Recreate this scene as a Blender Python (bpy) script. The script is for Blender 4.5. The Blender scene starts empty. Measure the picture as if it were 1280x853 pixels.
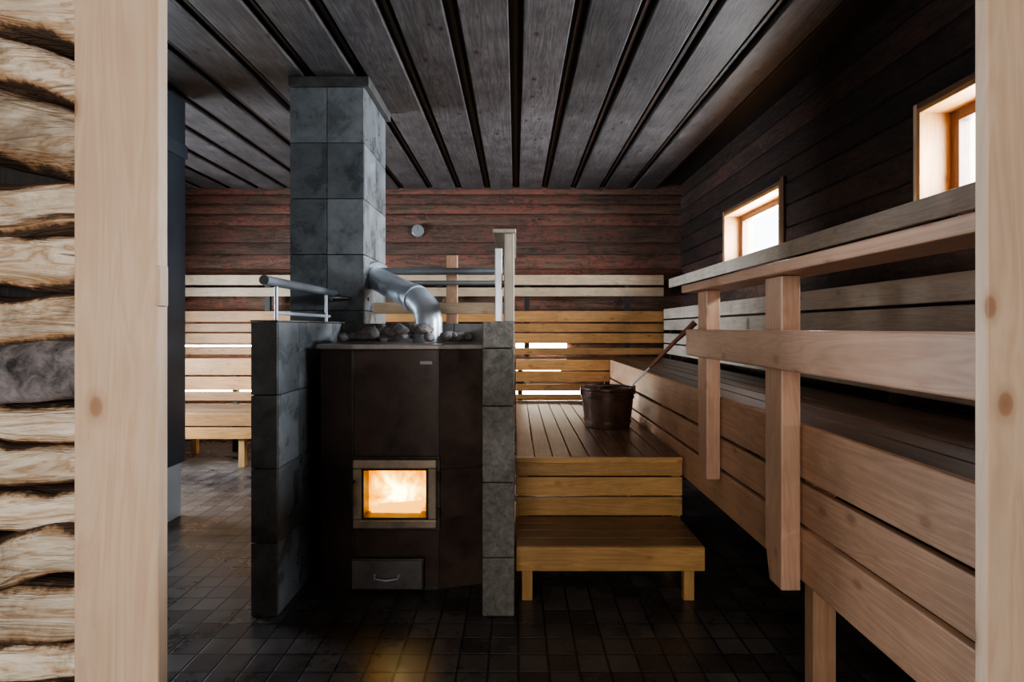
import bpy, bmesh, math, random
from mathutils import Vector, Matrix, noise
random.seed(7)
scene=bpy.context.scene
col=scene.collection

# ---------------------------------------------------------------- materials
def newmat(name):
    m=bpy.data.materials.new(name); m.use_nodes=True
    nt=m.node_tree; nt.nodes.clear()
    out=nt.nodes.new('ShaderNodeOutputMaterial')
    b=nt.nodes.new('ShaderNodeBsdfPrincipled')
    nt.links.new(b.outputs[0],out.inputs[0])
    return m,nt,b,out
def N(nt,t,**k):
    n=nt.nodes.new(t)
    for a,v in k.items(): setattr(n,a,v)
    return n
def ramp(nt,src,stops):
    r=N(nt,'ShaderNodeValToRGB')
    while len(r.color_ramp.elements)<len(stops): r.color_ramp.elements.new(.5)
    for e,(p,c) in zip(r.color_ramp.elements,stops):
        e.position=min(p,1); e.color=(*c,1) if len(c)==3 else c
    nt.links.new(src,r.inputs[0]); return r
def mix(nt,mode,fac,a,b):
    m=N(nt,'ShaderNodeMix',data_type='RGBA',blend_type=mode)
    for i,v in ((0,fac),(6,a),(7,b)):
        if hasattr(v,'is_linked') or hasattr(v,'links'): nt.links.new(v,m.inputs[i])
        else: m.inputs[i].default_value=v if i==0 else (*v,1)
    return m.outputs[2]
def coords(nt,scale,rand=True):
    tc=N(nt,'ShaderNodeTexCoord'); oi=N(nt,'ShaderNodeObjectInfo')
    vm=N(nt,'ShaderNodeVectorMath',operation='SCALE'); vm.inputs[0].default_value=(37,53,71)
    nt.links.new(oi.outputs['Random'],vm.inputs['Scale'])
    ad=N(nt,'ShaderNodeVectorMath',operation='ADD')
    nt.links.new(tc.outputs['Object'],ad.inputs[0]); nt.links.new(vm.outputs[0],ad.inputs[1])
    mp=N(nt,'ShaderNodeMapping'); mp.inputs['Scale'].default_value=scale
    nt.links.new(ad.outputs[0],mp.inputs[0])
    return mp.outputs[0],oi,ad.outputs[0]
def ntex(nt,vec,scale,detail=5,rough=.6,dist=0):
    n=N(nt,'ShaderNodeTexNoise'); n.inputs['Scale'].default_value=scale
    n.inputs['Detail'].default_value=detail; n.inputs['Roughness'].default_value=rough
    n.inputs['Distortion'].default_value=dist; nt.links.new(vec,n.inputs['Vector']); return n.outputs[0]
def bump(nt,b,h,strength,dist=.01):
    bp=N(nt,'ShaderNodeBump'); bp.inputs['Strength'].default_value=strength; bp.inputs['Distance'].default_value=dist
    nt.links.new(h,bp.inputs['Height']); nt.links.new(bp.outputs[0],b.inputs['Normal'])
_w={}
def wood(name,axis,light,dark,knots=.5,rough=.55,bmp=.25,var=.25,blotch=0.3):
    key=(name,axis)
    if key in _w: return _w[key]
    m,nt,b,_=newmat(name+'_'+axis)
    i='xyz'.index(axis)
    s=[9,9,9]; s[i]=.7
    v,oi,raw=coords(nt,s)
    n1=ntex(nt,v,1.6,4,.55,.8)
    w=N(nt,'ShaderNodeMath',operation='MULTIPLY'); nt.links.new(n1,w.inputs[0]); w.inputs[1].default_value=9
    fr=N(nt,'ShaderNodeMath',operation='PINGPONG'); nt.links.new(w.outputs[0],fr.inputs[0]); fr.inputs[1].default_value=.5
    s2=[70,70,70]; s2[i]=2.5
    mp=N(nt,'ShaderNodeMapping'); mp.inputs['Scale'].default_value=s2; nt.links.new(raw,mp.inputs[0])
    fine=ntex(nt,mp.outputs[0],1,3,.6)
    g=mix(nt,'MIX',.45,fr.outputs[0],fine)
    c=ramp(nt,g,[(.12,dark),(.62,light)]).outputs[0]
    big=ntex(nt,raw,3.5,4,.6)
    rb=ramp(nt,big,[(.3,(1-blotch,)*3),(.7,(1,1,1))]).outputs[0]
    c=mix(nt,'MULTIPLY',1.0,c,rb)
    if knots>0:
        s3=[9,9,9]; s3[i]=5.5
        mp3=N(nt,'ShaderNodeMapping'); mp3.inputs['Scale'].default_value=s3; nt.links.new(raw,mp3.inputs[0])
        vo=N(nt,'ShaderNodeTexVoronoi'); vo.inputs['Scale'].default_value=1.0; nt.links.new(mp3.outputs[0],vo.inputs['Vector'])
        kr=ramp(nt,vo.outputs['Distance'],[(.0,(1,1,1)),(.10,(.8,.8,.8)),(.13,(.30,.30,.30)),(.22,(0,0,0))]).outputs[0]
        km=N(nt,'ShaderNodeMath',operation='MULTIPLY'); nt.links.new(kr,km.inputs[0]); km.inputs[1].default_value=knots
        c=mix(nt,'MIX',km.outputs[0],c,(dark[0]*.5,dark[1]*.36,dark[2]*.28))
    rv=N(nt,'ShaderNodeMapRange'); nt.links.new(oi.outputs['Random'],rv.inputs[0]); rv.inputs[3].default_value=1-var; rv.inputs[4].default_value=1+var*.4
    hs=N(nt,'ShaderNodeHueSaturation'); nt.links.new(rv.outputs[0],hs.inputs['Value']); nt.links.new(c,hs.inputs['Color'])
    nt.links.new(hs.outputs[0],b.inputs['Base Color'])
    b.inputs['Roughness'].default_value=rough
    bump(nt,b,g,bmp,.004)
    _w[key]=m; return m
PALE=lambda a:wood('pale_pine',a,(.76,.57,.42),(.64,.44,.30),.95,.5,.15,.06,.15)
RAIL=lambda a:wood('rail_aspen',a,(.80,.51,.36),(.62,.36,.24),.5,.40,.12,.12,.2)
BENCH=lambda a:wood('bench_front_wood',a,(.72,.44,.29),(.52,.29,.17),.6,.45,.2,.2,.28)
STEP=lambda a:wood('step_wood',a,(.78,.46,.18),(.52,.28,.10),.6,.5,.2,.2,.3)
BACKB=lambda a:wood('rear_bench_wood',a,(.64,.32,.11),(.36,.17,.055),.6,.5,.2,.35,.3)
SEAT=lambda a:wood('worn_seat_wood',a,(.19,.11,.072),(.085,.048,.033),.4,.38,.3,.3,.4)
SLAT=lambda a:wood('backrest_wood',a,(.68,.51,.34),(.46,.32,.20),.5,.5,.2,.25,.25)
GREY=lambda a:wood('weathered_wood',a,(.66,.58,.48),(.46,.38,.30),.5,.5,.2,.2,.3)
CEIL=lambda a:wood('smoked_ceiling_wood',a,(.175,.155,.153),(.060,.052,.050),.95,.5,.3,.35,.5)
DARK=lambda a:wood('dark_batten_wood',a,(.03,.02,.015),(.012,.008,.006),0,.6,.3,.3,.4)
STRIP=lambda a:wood('ceiling_strip_wood',a,(.075,.042,.028),(.035,.02,.014),0,.5,.2,.3,.4)
SASH=lambda a:wood('sash_wood',a,(.20,.10,.055),(.10,.045,.025),0,.45,.15,.1,.2)

def logmat(name,axis,base,red,dark):
    m,nt,b,_=newmat(name)
    i='xyz'.index(axis); s=[14,14,14]; s[i]=1.3
    v,oi,raw=coords(nt,s)
    n1=ntex(nt,v,1.5,7,.7,.6)
    s2=[16,16,16]; s2[i]=9
    mp=N(nt,'ShaderNodeMapping'); mp.inputs['Scale'].default_value=s2; nt.links.new(raw,mp.inputs[0])
    n2=ntex(nt,mp.outputs[0],1.3,6,.75,.8)
    n4=ntex(nt,raw,1.3,3,.6)
    ad=N(nt,'ShaderNodeMath',operation='MULTIPLY_ADD'); nt.links.new(n4,ad.inputs[0]); ad.inputs[1].default_value=.5; nt.links.new(n2,ad.inputs[2])
    c=ramp(nt,n1,[(.36,dark),(.62,base)]).outputs[0]
    f=ramp(nt,ad.outputs[0],[(.72,(0,0,0)),(.86,(1,1,1))]).outputs[0]
    c=mix(nt,'MIX',f,c,red)
    rv=N(nt,'ShaderNodeMapRange'); nt.links.new(oi.outputs['Random'],rv.inputs[0]); rv.inputs[3].default_value=.5; rv.inputs[4].default_value=1.35
    hs=N(nt,'ShaderNodeHueSaturation'); nt.links.new(rv.outputs[0],hs.inputs['Value']); nt.links.new(c,hs.inputs['Color'])
    nt.links.new(hs.outputs[0],b.inputs['Base Color']); b.inputs['Roughness'].default_value=.6
    bump(nt,b,mix(nt,'MIX',.6,n1,n2),1.0,.045)
    return m
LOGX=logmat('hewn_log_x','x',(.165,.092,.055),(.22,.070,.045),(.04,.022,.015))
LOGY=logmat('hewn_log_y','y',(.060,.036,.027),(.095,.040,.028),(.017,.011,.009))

def simple(name,c,rough=.5,metal=0,nscale=0,var=.3,bmp=0,rv0=.75,rv1=1.2):
    m,nt,b,_=newmat(name)
    if nscale:
        v,oi,raw=coords(nt,(1,1,1)); n=ntex(nt,v,nscale,7,.68,.4)
        cc=ramp(nt,n,[(.32,tuple(x*(1-var) for x in c)),(.68,tuple(min(1,x*(1+var)) for x in c))]).outputs[0]
        rv=N(nt,'ShaderNodeMapRange'); nt.links.new(oi.outputs['Random'],rv.inputs[0]); rv.inputs[3].default_value=rv0; rv.inputs[4].default_value=rv1
        hs=N(nt,'ShaderNodeHueSaturation'); nt.links.new(rv.outputs[0],hs.inputs['Value']); nt.links.new(cc,hs.inputs['Color'])
        nt.links.new(hs.outputs[0],b.inputs['Base Color'])
        rr=ramp(nt,n,[(.3,(max(.02,rough-.10),)*3),(.7,(min(1,rough+.12),)*3)]).outputs[0]; nt.links.new(rr,b.inputs['Roughness'])
        if bmp: bump(nt,b,n,bmp,.01)
    else:
        b.inputs['Base Color'].default_value=(*c,1); b.inputs['Roughness'].default_value=rough
    b.inputs['Metallic'].default_value=metal
    return m
SLATE=simple('slate_tile',(.235,.25,.26),.30,0,5,.45,.12,.72,1.15)
SLATED=simple('dark_slate_tile',(.13,.125,.12),.45,0,7,.5,.2)
GROUT=simple('grout',(.05,.05,.048),.8)
CONC=simple('rough_concrete',(.19,.178,.158),.85,0,30,.42,.7)
IRON=simple('dark_painted_iron',(.088,.056,.043),.36,.1,4,.4,.06,.9,1.05)
IRON2=simple('cast_iron',(.08,.07,.065),.42,.4,10,.4,.1)
BRASS=simple('stove_door_frame_metal',(.58,.46,.35),.40,.5,9,.25,.05)
STEEL=simple('brushed_steel',(.60,.64,.70),.38,.4,5,.15,.03)
PIPEG=simple('grey_painted_pipe',(.25,.27,.29),.4,.2,5,.2)
STONE=simple('sauna_stone',(.19,.17,.16),.85,0,15,.5,.6)
COPPER=simple('aged_copper',(.085,.044,.032),.32,.4,8,.4,.1)
HANDLE=simple('ladle_handle_wood',(.22,.08,.05),.4,0,10,.3)
CAB=simple('blue_grey_laminate',(.085,.10,.125),.4,0,3,.15)
WHITE=simple('white_plinth_paint',(.65,.67,.68),.5,0,3,.1)
LIGHTBOX=simple('anteroom_plaster',(.30,.28,.26),.8,0,4,.15)
def emis(name,c,s):
    m,nt,b,out=newmat(name); e=N(nt,'ShaderNodeEmission'); e.inputs[0].default_value=(*c,1); e.inputs[1].default_value=s
    nt.links.new(e.outputs[0],out.inputs[0]); return m
def firemat():
    m,nt,b,out=newmat('fire_glow')
    v,oi,raw=coords(nt,(8,8,4)); n=ntex(nt,v,1.5,5,.6,1.2)
    tc=N(nt,'ShaderNodeTexCoord'); sb=N(nt,'ShaderNodeVectorMath',operation='SUBTRACT'); sb.inputs[1].default_value=(.5,.5,.42)
    nt.links.new(tc.outputs['Generated'],sb.inputs[0]); ml=N(nt,'ShaderNodeVectorMath',operation='MULTIPLY'); ml.inputs[1].default_value=(.75,0,.85)
    nt.links.new(sb.outputs[0],ml.inputs[0]); ln=N(nt,'ShaderNodeVectorMath',operation='LENGTH'); nt.links.new(ml.outputs[0],ln.inputs[0])
    a=N(nt,'ShaderNodeMath',operation='SUBTRACT'); nt.links.new(n,a.inputs[0]); nt.links.new(ln.outputs['Value'],a.inputs[1])
    c=ramp(nt,a.outputs[0],[(.0,(.9,.24,.005)),(.17,(1,.42,.03)),(.30,(1,.64,.12)),(.44,(1,.86,.42))]).outputs[0]
    st_=ramp(nt,a.outputs[0],[(.0,(.25,)*3),(.24,(.5,)*3),(.44,(1,)*3)]).outputs[0]
    sm=N(nt,'ShaderNodeMath',operation='MULTIPLY'); nt.links.new(st_,sm.inputs[0]); sm.inputs[1].default_value=8.5
    e=N(nt,'ShaderNodeEmission'); nt.links.new(sm.outputs[0],e.inputs[1])
    nt.links.new(c,e.inputs[0]); nt.links.new(e.outputs[0],out.inputs[0]); return m
FIRE=firemat()
EMBER=emis('ember_log_glow',(1,.42,.05),3)
LED=emis('light_strip_glow',(1,.90,.74),24)
def glassmat():
    m,nt,b,out=newmat('window_glass'); t=N(nt,'ShaderNodeBsdfTransparent'); g=N(nt,'ShaderNodeBsdfGlossy'); g.inputs['Roughness'].default_value=.02
    mx=N(nt,'ShaderNodeMixShader'); mx.inputs[0].default_value=.06
    nt.links.new(t.outputs[0],mx.inputs[1]); nt.links.new(g.outputs[0],mx.inputs[2]); nt.links.new(mx.outputs[0],out.inputs[0]); return m
GLASS=glassmat()
def floormat():
    m,nt,b,_=newmat('clinker_floor_tile')
    tc=N(nt,'ShaderNodeTexCoord')
    br=N(nt,'ShaderNodeTexBrick'); br.offset=0; br.squash=1
    br.inputs['Scale'].default_value=1; br.inputs['Brick Width'].default_value=.125; br.inputs['Row Height'].default_value=.125
    br.inputs['Mortar Size'].default_value=.005; br.inputs['Mortar Smooth'].default_value=.3; br.inputs['Bias'].default_value=-.15
    br.inputs['Color1'].default_value=(.066,.055,.050,1); br.inputs['Color2'].default_value=(.135,.116,.106,1); br.inputs['Mortar'].default_value=(.024,.021,.020,1)
    nt.links.new(tc.outputs['Object'],br.inputs['Vector'])
    n=ntex(nt,tc.outputs['Object'],4,6,.65); 
    c=mix(nt,'MULTIPLY',1,br.outputs[0],ramp(nt,n,[(.3,(.5,.5,.5)),(.7,(1.1,1.1,1.1))]).outputs[0])
    nt.links.new(c,b.inputs['Base Color'])
    rr=ramp(nt,n,[(.3,(.20,)*3),(.7,(.42,)*3)]).outputs[0]; nt.links.new(rr,b.inputs['Roughness'])
    inv=N(nt,'ShaderNodeMath',operation='SUBTRACT'); inv.inputs[0].default_value=1; nt.links.new(br.outputs['Fac'],inv.inputs[1])
    bump(nt,b,inv.outputs[0],.8,.006); return m
FLOOR=floormat()

# ---------------------------------------------------------------- geometry helpers
def empty(name,loc=(0,0,0)):
    e=bpy.data.objects.new(name,None); e.location=loc; e.empty_display_size=.1; col.objects.link(e); return e
def finish(name,bm,loc,mat,parent,smooth=False):
    me=bpy.data.meshes.new(name); bm.normal_update(); bm.to_mesh(me); bm.free()
    if mat: me.materials.append(mat)
    o=bpy.data.objects.new(name,me); col.objects.link(o); o.location=loc
    if parent: 
        o.parent=parent; o.location=Vector(loc)-Vector(parent.location)
    if smooth:
        for p in me.polygons: p.use_smooth=True
    return o
def box(name,x0,x1,y0,y1,z0,z1,mat,parent=None,bev=.004,seg=2):
    bm=bmesh.new(); bmesh.ops.create_cube(bm,size=1)
    bmesh.ops.scale(bm,vec=(x1-x0,y1-y0,z1-z0),verts=bm.verts)
    if bev>0: bmesh.ops.bevel(bm,geom=bm.edges[:],offset=min(bev,.45*min(x1-x0,y1-y0,z1-z0)),segments=seg,profile=.5,affect='EDGES')
    return finish(name,bm,((x0+x1)/2,(y0+y1)/2,(z0+z1)/2),mat,parent)
def prism(name,pts,axis,a0,a1,mat,parent=None,bev=.004):
    bm=bmesh.new()
    def mk(p,a):
        return {'x':(a,p[0],p[1]),'y':(p[0],a,p[1]),'z':(p[0],p[1],a)}[axis]
    c=Vector((0,0,0)); vs0=[Vector(mk(p,a0)) for p in pts]; vs1=[Vector(mk(p,a1)) for p in pts]
    for v in vs0+vs1: c+=v
    c/=len(pts)*2
    A=[bm.verts.new(v-c) for v in vs0]; B=[bm.verts.new(v-c) for v in vs1]
    bm.faces.new(A); bm.faces.new(B[::-1]); n=len(pts)
    for i in range(n): bm.faces.new([A[i],B[i],B[(i+1)%n],A[(i+1)%n]])
    bmesh.ops.recalc_face_normals(bm,faces=bm.faces)
    if bev: bmesh.ops.bevel(bm,geom=bm.edges[:],offset=bev,segments=2,profile=.5,affect='EDGES')
    return finish(name,bm,c,mat,parent)
def tube(name,pts,r,mat,parent=None,segs=20,cap=True,radii=None):
    pts=[Vector(p) for p in pts]; bm=bmesh.new(); rings=[]
    prev=None
    for i,p in enumerate(pts):
        if i==0: t=pts[1]-p
        elif i==len(pts)-1: t=p-pts[i-1]
        else: t=(pts[i+1]-p).normalized()+(p-pts[i-1]).normalized()
        t.normalize()
        if prev is None:
            a=t.orthogonal().normalized()
        else: a=(prev-t*prev.dot(t)).normalized()
        prev=a; bb=t.cross(a); rr=radii[i] if radii else r
        rings.append([bm.verts.new(p-pts[0]+(a*math.cos(q)+bb*math.sin(q))*rr) for q in [2*math.pi*j/segs for j in range(segs)]])
    for A,B in zip(rings,rings[1:]):
        for j in range(segs): bm.faces.new([A[j],A[(j+1)%segs],B[(j+1)%segs],B[j]])
    if cap: bm.faces.new(rings[0][::-1]); bm.faces.new(rings[-1])
    bmesh.ops.recalc_face_normals(bm,faces=bm.faces)
    o=finish(name,bm,pts[0],mat,parent,True)
    md=o.modifiers.new('es','EDGE_SPLIT'); md.split_angle=math.radians(40)
    return o
def lathe(name,prof,loc,mat,parent=None,segs=40,axis='z'):
    bm=bmesh.new(); rings=[]
    for r,z in prof:
        rr=[]
        for j in range(segs):
            q=2*math.pi*j/segs; v=(r*math.cos(q),r*math.sin(q),z)
            if axis=='y': v=(v[0],-v[2],v[1])
            rr.append(bm.verts.new(v))
        rings.append(rr)
    for A,B in zip(rings,rings[1:]):
        for j in range(segs): bm.faces.new([A[j],A[(j+1)%segs],B[(j+1)%segs],B[j]])
    bm.faces.new(rings[0][::-1]); bm.faces.new(rings[-1])
    bmesh.ops.recalc_face_normals(bm,faces=bm.faces)
    o=finish(name,bm,loc,mat,parent,True); md=o.modifiers.new('es','EDGE_SPLIT'); md.split_angle=math.radians(35)
    return o

H=3.125; XR=2.02; XL=-4.6; YB=6.9; YF=.92
# ---------------------------------------------------------------- room shell
fl=box('floor',XL-.2,XR+.3,-2.8,YB+.2,-.1,0,FLOOR,None,0)
ce=empty('ceiling')
box('ceiling_underboard',XL,XR+.25,YF,YB+.2,H+.03,H+.12,DARK('y'),ce,0)
k=-13
while k*.35<XR:
    x0=k*.35+.042; x1=(k+1)*.35-.042
    if x1<XR: box('ceiling_board',x0,x1,YF+.1,YB,H-.022,H+.03,CEIL('y'),ce,.006)
    box('ceiling_cover_strip',k*.35-.012,k*.35+.012,YF+.1,YB,H+.004,H+.03,STRIP('y'),ce,.002)
    k+=1
def hewn(name,x0,x1,yf,yb,z0,z1,mat,parent,seed):
    bm=bmesh.new(); nx=160; prof=[(0,0),(.10,-.010),(.3,-.016),(.6,-.017),(.88,-.011),(1,0)]
    rows=[]
    for (t,dy) in prof:
        row=[]
        for i in range(nx+1):
            x=x0+(x1-x0)*i/nx
            wv=.006*noise.noise(Vector((x*1.2,seed*5.7,t*.4)))+(.006*noise.noise(Vector((x*9,seed*3.3,t*3))) if 0<t<1 else 0)
            zz=z0+(z1-z0)*t+(.008*noise.noise(Vector((x*1.5,seed*2.1+(0 if t<.5 else 9),1))) if 0<t<1 else 0)
            row.append(bm.verts.new((x-(x0+x1)/2,dy+wv,zz-(z0+z1)/2)))
        rows.append(row)
    for A,B in zip(rows,rows[1:]):
        for i in range(nx): bm.faces.new([A[i],A[i+1],B[i+1],B[i]])
    bk=[[bm.verts.new((v.co.x,yb-yf,v.co.z)) for v in (rows[0][0],rows[0][-1])],[bm.verts.new((v.co.x,yb-yf,v.co.z)) for v in (rows[-1][0],rows[-1][-1])]]
    bm.faces.new([bk[0][0],bk[0][1],bk[1][1],bk[1][0]])
    bmesh.ops.recalc_face_normals(bm,faces=bm.faces)
    return finish(name,bm,((x0+x1)/2,yf,(z0+z1)/2),mat,parent,True)
wb=empty('wall_back')
box('wall_core',XL,XR+.2,YB+.03,YB+.2,0,H+.1,DARK('x'),wb,0)
zs=[0,.24,.46,.70,.95,1.2,1.42,1.62,1.80,1.98,2.12,2.30,2.45,2.66,2.80,2.92,3.04,H+.05]
for s_,(z0,z1) in enumerate(zip(zs,zs[1:])):
    hewn('log_course',XL,XR+.2,YB+random.uniform(-.012,.012),YB+.05,z0+.002,z1-.002,LOGX,wb,s_)
def wall_courses(parent,xa,xb,y0,y1,zs,holes,mat):
    for z0,z1 in zip(zs,zs[1:]):
        segs=[(y0,y1)]
        for (hy0,hy1,hz0,hz1) in holes:
            if z0<hz1-.01 and z1>hz0+.01:
                new=[]
                for a,b in segs:
                    if hy0>a and hy1<b: new+= [(a,hy0),(hy1,b)]
                    else: new.append((a,b))
                segs=new
        for a,b in segs: 
            j=random.uniform(0,.012)
            box('log_course',xa+(j if xa>0 else 0),xb-(j if xa<0 else 0),a,b,z0+.002,z1-.003,mat,parent,.016,3)
wr=empty('wall_right')
HZ0,HZ1=1.99,2.49
zs=[0,.2,.4,.6,.8,1.0,1.2,1.4,1.6,1.8,HZ0,2.15,2.32,HZ1,2.65,2.83,3.0,H+.1]
holes=[(1.55,2.80,HZ0,HZ1),(4.25,5.40,HZ0,HZ1)]
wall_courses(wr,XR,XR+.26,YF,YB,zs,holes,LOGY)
wl=empty('wall_left')
LW=(3.9,5.5,.8,1.8)
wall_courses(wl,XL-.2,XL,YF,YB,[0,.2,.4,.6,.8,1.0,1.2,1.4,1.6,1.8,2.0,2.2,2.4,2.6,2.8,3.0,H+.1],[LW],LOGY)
def area(name,loc,rot,sx,sy,p,c,parent=None,spread=math.pi):
    l=bpy.data.lights.new(name,'AREA'); l.shape='RECTANGLE'; l.size=sx; l.size_y=sy; l.energy=p; l.color=c; l.spread=spread
    o=bpy.data.objects.new(name,l); o.location=loc; o.rotation_euler=rot; col.objects.link(o)
    if parent: o.parent=parent
    return o
def window(name,xin,y0,y1,z0,z1,side,power,colr):
    w=empty(name); t=.025; s=side
    def bx(n,xa,xb,*r): box(n,min(xa,xb),max(xa,xb),*r,parent=w)
    xo=xin+s*.25
    bx('jamb_near',xin-s*.02,xo,y0,y0+t,z0,z1,BACKB('z')); bx('jamb_far',xin-s*.02,xo,y1-t,y1,z0,z1,BACKB('z'))
    bx('head',xin-s*.02,xo,y0+t,y1-t,z1-t,z1,BACKB('y')); bx('sill',xin-s*.035,xo,y0+t,y1-t,z0,z0+t,BACKB('y'))
    c=.05
    bx('casing_near',xin-s*.018,xin-s*.002,y0-c,y0,z0-c,z1+c,SASH('z')); bx('casing_far',xin-s*.018,xin-s*.002,y1,y1+c*.5,z0-c*.6,z1+c*.6,SLAT('z'))
    bx('casing_top',xin-s*.018,xin-s*.002,y0,y1,z1,z1+c*.6,SASH('y')); bx('casing_bottom',xin-s*.018,xin-s*.002,y0,y1,z0-c*.6,z0,SASH('y'))
    xs=xin+s*.13; xe=xin+s*.19; f=.055
    bx('sash_near',xs,xe,y0+t,y0+t+f,z0+t,z1-t,SASH('z')); bx('sash_far',xs,xe,y1-t-f,y1-t,z0+t,z1-t,SASH('z'))
    bx('sash_top',xs,xe,y0+t+f,y1-t-f,z1-t-f,z1-t,SASH('y')); bx('sash_bottom',xs,xe,y0+t+f,y1-t-f,z0+t,z0+t+f,SASH('y'))
    box('glass',min(xs+s*.03,xs+s*.034),max(xs+s*.03,xs+s*.034),y0+t+f,y1-t-f,z0+t+f,z1-t-f,GLASS,w,0)
    area('daylight',(xin+s*.27,(y0+y1)/2,(z0+z1)/2),(0,math.radians(90)*s,0),z1-z0,y1-y0,power,colr,w,math.radians(150))
DAY=(.86,.93,1.0)
window('window_1',XR,4.25,5.40,HZ0,HZ1,1,165,DAY)
window('window_2',XR,1.55,2.80,HZ0,HZ1,1,110,DAY)
window('window_3',XL,*LW,-1,300,(.76,.88,1.0))

wf=empty('wall_front')
def lumpy_log(name,x0,x1,y,z,ry,rz,mat,parent,seed,tilt=0):
    bm=bmesh.new(); nx=90; ns=40; rings=[]; ev=[]
    for i in range(nx+1):
        x=x0+(x1-x0)*i/nx; rr=[]
        endt=min(1,(x1+.03-x)/.10)**.5
        for j in range(ns):
            q=2*math.pi*j/ns
            cy=math.copysign(abs(math.cos(q))**.55,math.cos(q)); cz=math.copysign(abs(math.sin(q))**.75,math.sin(q))
            p=Vector((x*4,cy*1.2+seed*7.3,cz*1.2)); d=1+.19*noise.noise(p*1.1)+.06*noise.noise(p*4)
            sag=.022*noise.noise(Vector((x*7,seed*3.1,0)))+tilt*(x+.75)
            rr.append(bm.verts.new((x-(x0+x1)/2,cy*ry*d,cz*rz*d*(.70+.30*endt)+sag))); ev.append(cz)
        rings.append(rr)
    for A,B in zip(rings,rings[1:]):
        for j in range(ns): bm.faces.new([A[j],A[(j+1)%ns],B[(j+1)%ns],B[j]])
    bm.faces.new(rings[0]); bm.faces.new(rings[-1][::-1]); bmesh.ops.recalc_face_normals(bm,faces=bm.faces)
    o=finish(name,bm,((x0+x1)/2,y,z),mat,parent,True)
    at=o.data.attributes.new('edge','FLOAT','POINT')
    for k_,v in enumerate(ev): at.data[k_].value=v
    return o
def splitlog():
    m,nt,b,_=newmat('split_log_wood')
    v,oi,raw=coords(nt,(1.8,14,14)); n=ntex(nt,v,1.0,4,.55,1.6)
    w=N(nt,'ShaderNodeMath',operation='MULTIPLY'); nt.links.new(n,w.inputs[0]); w.inputs[1].default_value=7
    pp=N(nt,'ShaderNodeMath',operation='PINGPONG'); nt.links.new(w.outputs[0],pp.inputs[0]); pp.inputs[1].default_value=.5
    c=ramp(nt,pp.outputs[0],[(.02,(.58,.41,.27)),(.14,(.76,.61,.46)),(.42,(.88,.77,.63))]).outputs[0]
    mpf=N(nt,'ShaderNodeMapping'); mpf.inputs['Scale'].default_value=(9,60,60); nt.links.new(raw,mpf.inputs[0])
    nf=ntex(nt,mpf.outputs[0],1,4,.7,.4)
    c=mix(nt,'MULTIPLY',.8,c,ramp(nt,nf,[(.3,(.60,.54,.48)),(.62,(1,1,1))]).outputs[0])
    nw=ntex(nt,raw,5,5,.7,.6)
    c=mix(nt,'MULTIPLY',.85,c,ramp(nt,nw,[(.36,(.46,.41,.37)),(.50,(1,1,1))]).outputs[0])
    mpc=N(nt,'ShaderNodeMapping'); mpc.inputs['Scale'].default_value=(2.2,20,30); nt.links.new(raw,mpc.inputs[0])
    nc=ntex(nt,mpc.outputs[0],1,3,.5,.8)
    cr=ramp(nt,nc,[(.31,(1,1,1)),(.36,(0,0,0))]).outputs[0]
    c=mix(nt,'MIX',cr,c,(.11,.065,.04))
    at=N(nt,'ShaderNodeAttribute'); at.attribute_name='edge'
    n3=ntex(nt,raw,8,5,.7); ad=N(nt,'ShaderNodeMath',operation='MULTIPLY_ADD'); nt.links.new(n3,ad.inputs[0]); ad.inputs[1].default_value=1.3; nt.links.new(at.outputs['Fac'],ad.inputs[2])
    hf=N(nt,'ShaderNodeMapRange'); nt.links.new(ad.outputs[0],hf.inputs[0]); hf.inputs[1].default_value=-.5; hf.inputs[2].default_value=1.8
    bk=ramp(nt,hf.outputs[0],[(.14,(1,1,1)),(.20,(0,0,0)),(.84,(0,0,0)),(.89,(1,1,1))]).outputs[0]
    cam_=ramp(nt,hf.outputs[0],[(.16,(1,1,1)),(.30,(0,0,0)),(.80,(0,0,0)),(.87,(.8,.8,.8))]).outputs[0]
    c=mix(nt,'MIX',cam_,c,(.44,.24,.11))
    c=mix(nt,'MIX',bk,c,(.08,.048,.032))
    rv=N(nt,'ShaderNodeMapRange'); nt.links.new(oi.outputs['Random'],rv.inputs[0]); rv.inputs[3].default_value=.6; rv.inputs[4].default_value=1.1
    hs=N(nt,'ShaderNodeHueSaturation'); nt.links.new(rv.outputs[0],hs.inputs['Value']); nt.links.new(c,hs.inputs['Color'])
    nt.links.new(hs.outputs[0],b.inputs['Base Color']); b.inputs['Roughness'].default_value=.65
    bump(nt,b,mix(nt,'MIX',.6,pp.outputs[0],nf),.8,.014); return m
SPL=splitlog()
ROCK=simple('grey_field_stone',(.20,.18,.185),.85,0,24,.85,1.0)
i=0
edges=[0,.10,.19,.30,.385,.50,.59,.71,.80,.87,.965,1.055,1.13,1.195,1.265,1.372,1.462,1.562,1.652,1.78,1.87,1.985,2.08,2.17,2.27,2.36]
for a,b_ in zip(edges,edges[1:]):
    isrock=abs((a+b_)/2-1.318)<.03
    zc=(a+b_)/2
    lumpy_log('field_stone' if isrock else 'split_log',-1.9,-.69,1.02+random.uniform(-.018,.012),zc,.072,(b_-a)/2*1.04,ROCK if isrock else SPL,wf,i,
      (-.28 if zc>1.66 else random.uniform(-.08,.08) if zc>1.1 else random.uniform(.08,.35))); i+=1
box('wall_core_left',XL,-.715,1.03,1.09,0,H+.1,DARK('z'),wf,0)
box('wall_core_right',.93,XR+.25,.93,1.06,0,H+.1,DARK('z'),wf,0)
box('wall_header',-.715,.93,.93,1.06,2.14,H+.1,DARK('x'),wf,0)
box('wall_upper_left',-1.9,-.72,.93,1.0,2.34,H+.1,DARK('x'),wf,0)
dr=empty('door_frame')
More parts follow.
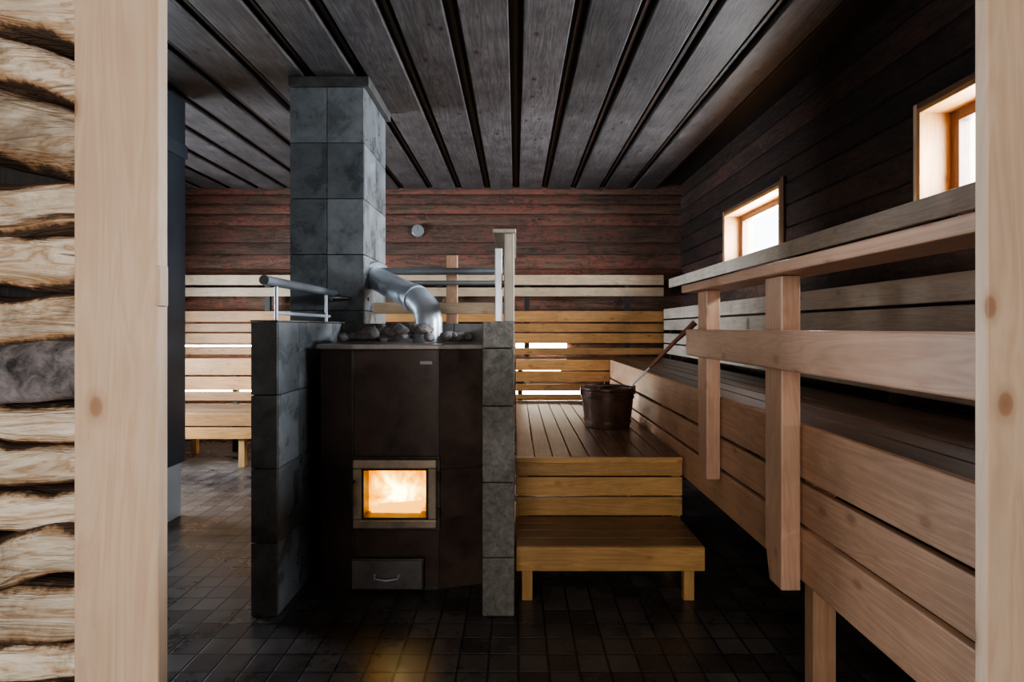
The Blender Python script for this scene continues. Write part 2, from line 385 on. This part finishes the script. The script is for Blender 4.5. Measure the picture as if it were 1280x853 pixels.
box('jamb_left',-.707,-.572,.895,.921,0,2.15,PALE('z'),dr,.003)
box('jamb_left_inner',-.672,-.640,.921,1.02,0,2.15,PALE('z'),dr,.002)
box('jamb_right',.757,.93,.90,.925,0,2.15,PALE('z'),dr,.003)
box('lintel',-.707,.93,.90,.925,2.15,2.3,PALE('x'),dr,.003)
box('strike_plate',-.576,-.568,.893,.915,1.435,1.50,PALE('z'),dr,.001)
an=empty('wall_anteroom')  # unseen box added around the camera to control light on the door posts
box('light_box_left',-2.2,-2.0,-2.8,.90,0,2.9,LIGHTBOX,an,0)
box('light_box_right',2.0,2.2,-2.8,.90,0,2.9,LIGHTBOX,an,0)
box('light_box_rear',-2.0,2.0,-2.8,-2.6,0,2.9,LIGHTBOX,an,0)
box('light_box_roof',-2.2,2.2,-2.8,.90,2.9,3.0,LIGHTBOX,an,0)
area('behind_camera_light',(-.6,-2.3,1.6),(math.radians(88),0,math.radians(-12)),1.8,1.4,68,(1,.96,.91),None)  # unseen area lamp for daylight from behind the camera; no window is built

# ---------------------------------------------------------------- stove enclosure (tiled wing walls)
def tiled(name,parent,x0,x1,y0,y1,z0,z1,tw,td,th,mat,core=GROUT,g=.005,faces='fblr',side=None):
    t=.012; side=side or mat
    box(name+'_core',x0+t,x1-t,y0+t,y1-t,z0,z1-.002,core,parent,0)
    def rng(a,b,s):
        n=max(1,round((b-a)/s)); return [(a+(b-a)*i/n,a+(b-a)*(i+1)/n) for i in range(n)]
    for za,zb in rng(z0,z1,th):
        for xa,xb in rng(x0,x1,tw):
            if 'f' in faces: box(name+'_tile',xa+g/2,xb-g/2,y0,y0+t,za+g/2,zb-g/2,mat,parent,.002)
            if 'b' in faces: box(name+'_tile',xa+g/2,xb-g/2,y1-t,y1,za+g/2,zb-g/2,mat,parent,.002)
        for ya,yb in rng(y0,y1,td):
            if 'l' in faces: box(name+'_tile',x0,x0+t,max(ya,y0+t)+g/2,min(yb,y1-t)-g/2,za+g/2,zb-g/2,side,parent,.002)
            if 'r' in faces: box(name+'_tile',x1-t,x1,max(ya,y0+t)+g/2,min(yb,y1-t)-g/2,za+g/2,zb-g/2,side,parent,.002)
enc=empty('stove_enclosure_wall')
tiled('left_wing',enc,-1.285,-1.154,2.71,3.79,0,1.43,.14,.27,.36,SLATED,side=SLATE)  # sides use lighter tile: window light on the inner face painted into colour
box('left_wing_cap',-1.287,-1.152,2.708,3.79,1.43,1.438,CONC,enc,.003)
tiled('rear_wing',enc,-1.154,-.163,3.71,3.79,0,1.43,.25,.3,.36,SLATED)
hs=[0,.285,.65,1.02,1.30,1.43]
for a,b_ in zip(hs,hs[1:]):
    box('right_pillar_block',-.163,-.008,2.71,3.0,a+.002,b_-.002,CONC,enc,.006)
    box('right_wing_block',-.150,-.018,3.0,3.79,a+.002,b_-.002,CONC,enc,.006)
ch=empty('tiled_chimney')
tiled('chimney',ch,-1.536,-1.03,3.80,4.43,0,H-.09,.253,.31,.369,SLATE)
box('chimney_collar',-1.540,-.995,3.785,4.45,H-.09,H-.022,SLATED,ch,.004)

# ---------------------------------------------------------------- stove
st=empty('wood_burning_sauna_stove',(-.62,3.3,0))
yf=2.99
pts=[(-1.068,3.06),(-.87,yf),(-.415,yf),(-.172,3.06),(-.172,3.66),(-1.068,3.66)]
dx0,dx1,dz0,dz1=-.815,-.47,.385,.64
prism('body_lower',pts,'z',.0,dz0,IRON,st,.004)
prism('body_upper',pts,'z',dz1,1.285,IRON,st,.004)
prism('body_left',[(-1.068,3.06),(-.87,yf),(dx0,yf),(dx0,3.66),(-1.068,3.66)],'z',dz0,dz1,IRON,st,0)
prism('body_right',[(dx1,yf),(-.415,yf),(-.172,3.06),(-.172,3.66),(dx1,3.66)],'z',dz0,dz1,IRON,st,0)
box('firebox_back',dx0,dx1,3.10,3.12,dz0,dz1,FIRE,st,0)
for i_,(a,b_) in enumerate([((-.79,3.07,.405),(-.52,3.05,.41)),((-.75,3.05,.425),(-.5,3.07,.435))]):
    tube('burning_log_%d'%i_,[a,b_],.018,EMBER,st,12)
top=[(-1.085,3.04),(-.87,yf-.02),(-.415,yf-.02),(-.155,3.04),(-.165,3.68),(-1.08,3.68)]
prism('top_plate',top,'z',1.285,1.31,simple('worn_top_plate',(.38,.33,.30),.4,.3,8,.3),st,.004)
for xs in (-.87,-.415): box('panel_seam',xs-.006,xs+.006,yf-.010,yf+.002,.02,1.28,IRON2,st,.001)
box('skirt',-.86,-.42,yf-.004,yf+.05,0,.02,IRON2,st,.002)
fx0,fx1,fz0,fz1=-.865,-.420,.335,.70
fw=.048
yd=yf-.03
box('door_frame_top',fx0,fx1,yd,yf,fz1-fw,fz1,BRASS,st,.008); box('door_frame_bottom',fx0,fx1,yd,yf,fz0,fz0+fw,BRASS,st,.008)
box('door_frame_left',fx0,fx0+fw,yd,yf,fz0+fw,fz1-fw,BRASS,st,.008); box('door_frame_right',fx1-fw,fx1,yd,yf,fz0+fw,fz1-fw,BRASS,st,.008)
ob=.016
for (n_,a,b_,c,d) in [('t',fx0-ob,fx1+ob,fz1,fz1+ob),('b',fx0-ob,fx1+ob,fz0-ob,fz0),('l',fx0-ob,fx0,fz0,fz1),('r',fx1,fx1+ob,fz0,fz1)]:
    box('door_seat_'+n_,a,b_,yf-.014,yf,c,d,IRON2,st,.003)
ib=.010
for (n_,a,b_,c,d) in [('t',fx0+fw,fx1-fw,fz1-fw-ib,fz1-fw),('b',fx0+fw,fx1-fw,fz0+fw,fz0+fw+ib),('l',fx0+fw,fx0+fw+ib,fz0+fw,fz1-fw),('r',fx1-fw-ib,fx1-fw,fz0+fw,fz1-fw)]:
    box('glass_bead_'+n_,a,b_,yf-.022,yf-.004,c,d,IRON2,st,.002)
box('door_glass',fx0+fw,fx1-fw,yf-.012,yf-.008,fz0+fw,fz1-fw,GLASS,st,0)
for zc in (.42,.61): tube('door_hinge',[(fx1+.012,yd,zc-.025),(fx1+.012,yd,zc+.025)],.009,IRON2,st,12)
tube('door_handle',[(fx0+.012,yd-.005,.47),(fx0+.012,yd-.035,.48),(fx0+.012,yd-.035,.58),(fx0+.012,yd-.005,.59)],.008,IRON2,st,10)
box('ash_drawer',-.875,-.485,yf-.035,yf,.012,.18,IRON2,st,.008)
box('ash_drawer_panel',-.865,-.495,yf-.042,yf-.035,.022,.17,simple('drawer_grey',(.17,.155,.15),.4,.2,8,.3),st,.003)
tube('ash_drawer_handle',[(-.745,yf-.042,.10),(-.74,yf-.062,.085),(-.68,yf-.068,.078),(-.62,yf-.062,.085),(-.615,yf-.042,.10)],.006,STEEL,st,10)
box('rating_label',-.512,-.447,yf-.003,yf,1.205,1.222,WHITE,st,.0005)
fp=[(-.53,3.40,1.30),(-.53,3.40,1.44),(-.545,3.42,1.515),(-.60,3.49,1.57),(-.80,3.74,1.66),(-1.03,4.03,1.77)]
tube('flue_pipe',fp,.083,STEEL,st,32,False)
tube('flue_collar',[(-.53,3.40,1.305),(-.53,3.40,1.335)],.095,STEEL,st,32)
tube('flue_wall_ring',[(-1.0,4.0,1.755),(-1.03,4.03,1.77)],.115,STEEL,st,32)
tube('flue_joint',[(-.62,3.513,1.579),(-.645,3.545,1.592)],.090,STEEL,st,32)
tube('damper_handle',[(-1.03,3.90,1.60),(-1.20,3.74,1.60)],.014,IRON2,ch,12)
tube('damper_knob',[(-1.185,3.755,1.60),(-1.225,3.718,1.60)],.022,IRON2,ch,12)
bm=bmesh.new()
for s in range(70):
    r=random.uniform(.025,.045); x=random.uniform(-.98,-.28); y=random.uniform(3.12,3.6)
    if (x+.53)**2+(y-3.4)**2<.14**2: continue
    hgt=1.318+r*.8+ (.05*random.random() if -.9<x<-.5 else 0)
    res=bmesh.ops.create_icosphere(bm,subdivisions=2,radius=r)
    sc=Vector((random.uniform(.8,1.25),random.uniform(.8,1.2),random.uniform(.65,.8)))
    for v in res['verts']:
        v.co=v.co*(1+.35*noise.noise(v.co*22+Vector((s,0,0)))); v.co=Vector((v.co.x*sc.x,v.co.y*sc.y,v.co.z*sc.z))+Vector((x+.62,y-3.35,hgt-1.31))
so=finish('sauna_stones',bm,(-.62,3.35,1.31),STONE,None)

# ---------------------------------------------------------------- rails around the stove
rl=empty('left_guard_rail')
tube('top_rail',[(-1.22,2.71,1.632),(-1.22,3.76,1.632)],.024,PIPEG,rl)
for y in (2.85,3.60): tube('post',[(-1.22,y,1.438),(-1.22,y,1.62)],.009,STEEL,rl,12)
tube('lower_rail',[(-1.22,2.85,1.475),(-1.22,3.66,1.475)],.010,STEEL,rl,12)
rr=empty('right_guard_rail')
for y,xx in ((2.78,-.03),(3.68,-.05)): box('post',xx-.028,xx+.022,y-.025,y+.025,1.43,1.87,GREY('z'),rr,.005)
box('inner_upright',-.105,-.070,2.80,2.85,1.43,1.80,STEEL,rr,.004)
box('top_board',-.115,.0,2.74,3.74,1.865,1.885,GREY('y'),rr,.004)
box('mid_board',-.05,-.03,2.80,3.66,1.60,1.68,SLAT('y'),rr,.004)
cb=empty('cross_guard_rail')
tube('upper_tube',[(-1.02,3.95,1.80),(-.02,3.95,1.80)],.024,PIPEG,cb)
tube('lower_tube',[(-1.02,3.98,1.72),(-.02,3.98,1.72)],.016,PIPEG,cb)
box('rail_end_post',-.06,-.015,3.93,4.0,0,1.86,SLAT('z'),cb,.004)
box('rail_mid_post',-.50,-.42,4.01,4.05,0,1.92,BENCH('z'),cb,.004)
box('wood_cross_board',-1.02,-.02,4.0,4.02,1.50,1.58,SLAT('x'),cb,.004)

# ---------------------------------------------------------------- step and landing
sp=empty('bench_step')
z0=.286
for i in range(4):
    ya=2.857+i*.113; box('tread_board',0,.96,ya+.002,ya+.110,z0-.028,z0,wood('worn_step_tread','x',(.36,.21,.105),(.18,.105,.055),.3,.40,.3,.2,.4),sp,.004)
box('fascia',0,.96,2.842,2.862,.163,z0-.002,STEP('x'),sp,.004)
box('side_apron',.935,.955,2.862,3.30,.163,z0-.03,STEP('y'),sp,.003)
for x,y in ((.03,2.87),(.86,2.87),(.03,3.24),(.86,3.24)):
    box('leg',x,x+.055,y,y+.045,0,z0-.03,STEP('z'),sp,.004)
ld=empty('landing_platform')
for a,b_ in ((.523,.630),(.405,.514),(.288,.397)): box('riser_board',0,.985,3.315,3.337,a,b_,STEP('x'),ld,.004)
n=9
for i in range(n):
    xa=.985*i/n; box('deck_board',xa+.003,xa+.985/n-.003,3.325,5.95,.606,.632,wood('worn_deck','y',(.31,.19,.12),(.16,.095,.058),.3,.34,.3,.25,.4),ld,.004)
box('edge_board',0,.985,3.305,3.327,.600,.634,STEP('x'),ld,.004)
for x in (.02,.93):
    for y in (3.34,4.6,5.85): box('leg',x,x+.05,y,y+.05,0,.605,STEP('z'),ld,.003)
for y in (3.4,4.6,5.8): box('joist',.02,.97,y-.02,y+.02,.50,.605,DARK('x'),ld,0)

# ---------------------------------------------------------------- right bench
rb=empty('upper_bench')
SX0,SX1=1.0,1.70
for i in range(5):
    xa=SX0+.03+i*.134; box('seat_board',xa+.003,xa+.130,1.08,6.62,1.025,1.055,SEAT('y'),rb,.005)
for (a,b_) in ((.872,1.060),(.712,.856),(.512,.696)):
    box('front_board',SX0,SX0+.028,1.08,5.96,a,b_,BENCH('y'),rb,.006)
for y in (1.94,3.9,5.6):
    box('leg',SX0+.03,SX0+.11,y,y+.06,0,1.02,BENCH('z'),rb,.004)
    box('rear_leg',1.62,1.70,y,y+.06,0,1.02,DARK('z'),rb,0)
    box('cross_beam',SX0+.11,1.62,y,y+.05,.93,1.02,DARK('x'),rb,0)
br=empty('side_backrest')
for (a,b_,m) in ((1.10,1.21,GREY),(1.225,1.335,GREY),(1.375,1.49,GREY),(1.505,1.62,GREY),(1.87,1.975,GREY)):
    xx=1.74 if b_<1.8 else 1.80
    box('backrest_board',xx,xx+.028,1.08,6.60,a,b_,m('y'),br,.005)
for y in (1.3,2.6,3.9,5.2,6.4):
    box('upright',1.768,1.80,y,y+.06,.0,1.60,DARK('z'),br,.003); box('wall_bracket',1.80,XR,y,y+.05,1.45,1.5,DARK('x'),br,0)
    box('top_bracket',1.828,XR,y,y+.05,1.9,1.95,DARK('x'),br,0)
gr=empty('bench_guard_rail')
box('handrail',.885,1.065,1.07,3.0,1.585,1.625,RAIL('y'),gr,.006)
box('mid_plank',.887,.925,1.07,2.93,1.258,1.392,RAIL('y'),gr,.006)
for (ya,yb,zb) in ((2.725,2.855,.66),(1.956,2.086,.48)):
    prism('post',[(ya,1.583),(yb,1.583),(yb,zb+.13),(yb-.035,zb),(ya,zb)],'x',.927,.995,RAIL('z'),gr,.005)

# ---------------------------------------------------------------- back benches
bb=empty('rear_upper_bench')
for i in range(5):
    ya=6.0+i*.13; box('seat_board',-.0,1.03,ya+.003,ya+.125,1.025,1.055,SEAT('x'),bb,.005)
for (a,b_) in ((.945,1.058),(.825,.93),(.725,.80),(.64,.69)): box('front_board',0,1.0,5.97,5.995,a,b_,BACKB('x'),bb,.005)
for x in (.02,.95): box('leg',x,x+.05,6.0,6.06,0,1.02,DARK('z'),bb,0)
for i in range(3):
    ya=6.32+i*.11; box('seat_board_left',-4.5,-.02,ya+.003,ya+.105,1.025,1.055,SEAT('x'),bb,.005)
for (a,b_) in ((.87,1.058),(.70,.85),(.58,.68)): box('front_board_left',-4.5,-.02,6.29,6.315,a,b_,BACKB('x'),bb,.005)
for x in (-4.4,-3.2,-2.0,-.8): box('leg_left',x,x+.05,6.32,6.38,0,1.02,DARK('z'),bb,0)
bk=empty('rear_backrest')
for (a,b_,m) in ((1.08,1.160,BACKB),(1.218,1.335,BACKB),(1.35,1.45,BACKB),(1.47,1.60,BACKB),(1.775,1.88,SLAT),(1.91,2.03,SLAT)):
    box('backrest_board',-4.5,1.76,6.66,6.688,a,b_,m('x'),bk,.005)
for x in (-4.2,-3.0,-2.0,-.95,.1,1.3): box('upright',x,x+.06,6.688,6.74,0,2.02,DARK('z'),bk,0); 
for x in (-4.2,-3.0,-2.0,-.95,.1,1.3): box('wall_bracket',x,x+.05,6.74,YB,1.8,1.85,DARK('y'),bk,0)
lb=empty('rear_lower_bench')
for i in range(5):
    ya=5.60+i*.136; box('seat_board',-4.5,-1.6,ya+.003,ya+.131,.522,.55,wood('worn_lower_seat','x',(.40,.25,.14),(.22,.13,.07),.3,.42,.3,.3,.4),lb,.005)
for (a,b_) in ((.42,.548),(.29,.405)): box('front_board',-4.5,-1.6,5.575,5.60,a,b_,BACKB('x'),lb,.005)
for x in (-4.4,-3.6,-2.78,-1.7):
    for y in (5.61,6.2): box('leg',x,x+.06,y,y+.06,0,.52,STEP('z'),lb,.003)

def strip(name,x0,x1,y0,y1,z0,z1): box(name,x0,x1,y0,y1,z0,z1,LED,None,.003)
strip('light_strip',-4.3,-2.7,YB-.06,YB-.04,1.17,1.19)
strip('light_strip.001',.0,.62,YB-.06,YB-.04,1.155,1.21)
strip('light_strip.002',.0,.78,6.25,6.28,.655,.74)
strip('light_strip.003',1.86,1.89,1.15,1.62,1.05,1.12)
strip('light_strip.004',-4.3,-1.7,6.5,6.53,.66,.69)
strip('light_strip.005',.0,.5,6.25,6.28,.92,.95)

# ---------------------------------------------------------------- bucket + ladle
bx_,by_,bz_=.715,4.38,.633
bu=empty('sauna_bucket',(bx_,by_,bz_))
lathe('pail',[(.165,0),(.172,.004),(.190,.14),(.205,.285),(.213,.292),(.213,.305),(.202,.308),(.196,.298),(.182,.14),(.163,.014),(.01,.012)],(bx_,by_,bz_),COPPER,bu,48)
for zc,r in ((.05,.1815),(.235,.2025)): lathe('hoop',[(r-.003,zc-.011),(r+.003,zc-.011),(r+.004,zc+.011),(r-.003,zc+.011)],(bx_,by_,bz_),COPPER,bu,48)
lathe('water',[(.001,.22),(.19,.22),(.19,.222),(.001,.222)],(bx_,by_,bz_),simple('water_surface',(.02,.02,.02),.05),bu,32)
bail=[(bx_+.205*math.cos(t),by_-.02-.07*math.sin(t),bz_+.295+.03*math.sin(t)) for t in [math.pi*i/16 for i in range(17)]]
tube('bail_handle',bail,.005,IRON2,bu,8)
for s in (-1,1): box('bail_lug',bx_+s*.208-.006,bx_+s*.208+.006,by_-.035,by_+.0,bz_+.25,bz_+.32,COPPER,bu,.002)
la=empty('sauna_ladle',(.87,4.36,.93))
tube('handle',[(.80,4.34,.80),(.90,4.35,.95),(1.12,4.30,1.19)],.007,STEEL,la,12)
tube('grip',[(1.03,4.32,1.09),(1.08,4.31,1.145),(1.22,4.28,1.30),(1.36,4.25,1.44)],.014,HANDLE,la,14,True,[.010,.016,.016,.024])
lathe('cup',[(.01,0),(.04,.0),(.055,.03),(.058,.06),(.052,.06),(.046,.03),(.03,.008),(.005,.006)],(.79,4.34,.755),COPPER,la,28)

th=empty('wall_thermometer',(-1.20,YB-.05,2.59))
lathe('case',[(.070,0),(.074,.004),(.074,.026),(.066,.030),(.062,.024),(.001,.024)],(-1.20,YB-.03,2.59),PIPEG,th,36,'y')
lathe('dial',[(.001,0),(.060,0),(.060,.002),(.001,.002)],(-1.20,YB-.056,2.59),simple('dial_face',(.22,.22,.21),.4),th,32,'y')
box('needle',-1.202,-1.198,YB-.061,YB-.059,2.59,2.64,IRON2,th,0)

cbn=empty('tall_cabinet',(-2.75,4.05,0))
box('carcass',-3.05,-2.478,3.93,4.2,.40,H-.03,CAB,cbn,.006)
box('door_panel',-3.04,-2.49,3.91,3.93,.44,2.72,CAB,cbn,.004)
box('cornice',-3.06,-2.463,3.90,4.205,2.66,2.76,CAB,cbn,.004)
box('plinth',-3.03,-2.50,3.95,4.18,0,.40,WHITE,cbn,.004)
tube('pull',[(-2.53,3.91,1.1),(-2.53,3.885,1.12),(-2.53,3.885,1.28),(-2.53,3.91,1.3)],.006,STEEL,cbn,10)

# ---------------------------------------------------------------- world + camera
w=bpy.data.worlds.new('sky'); scene.world=w; w.use_nodes=True
w.node_tree.nodes['Background'].inputs[0].default_value=(.85,.93,1,1); w.node_tree.nodes['Background'].inputs[1].default_value=6.0
cam=bpy.data.cameras.new('camera'); co=bpy.data.objects.new('camera',cam); col.objects.link(co)
co.location=(0,0,1.4); co.rotation_euler=(math.radians(90),0,0)
cam.sensor_width=36; cam.lens=36*700/1280; cam.shift_x=-5/1280; cam.shift_y=-16.5/1280; cam.clip_start=.05
scene.camera=co
scene.view_settings.view_transform='AgX'
try: scene.view_settings.look='AgX - Medium High Contrast'
except Exception: pass
scene.view_settings.exposure=.22
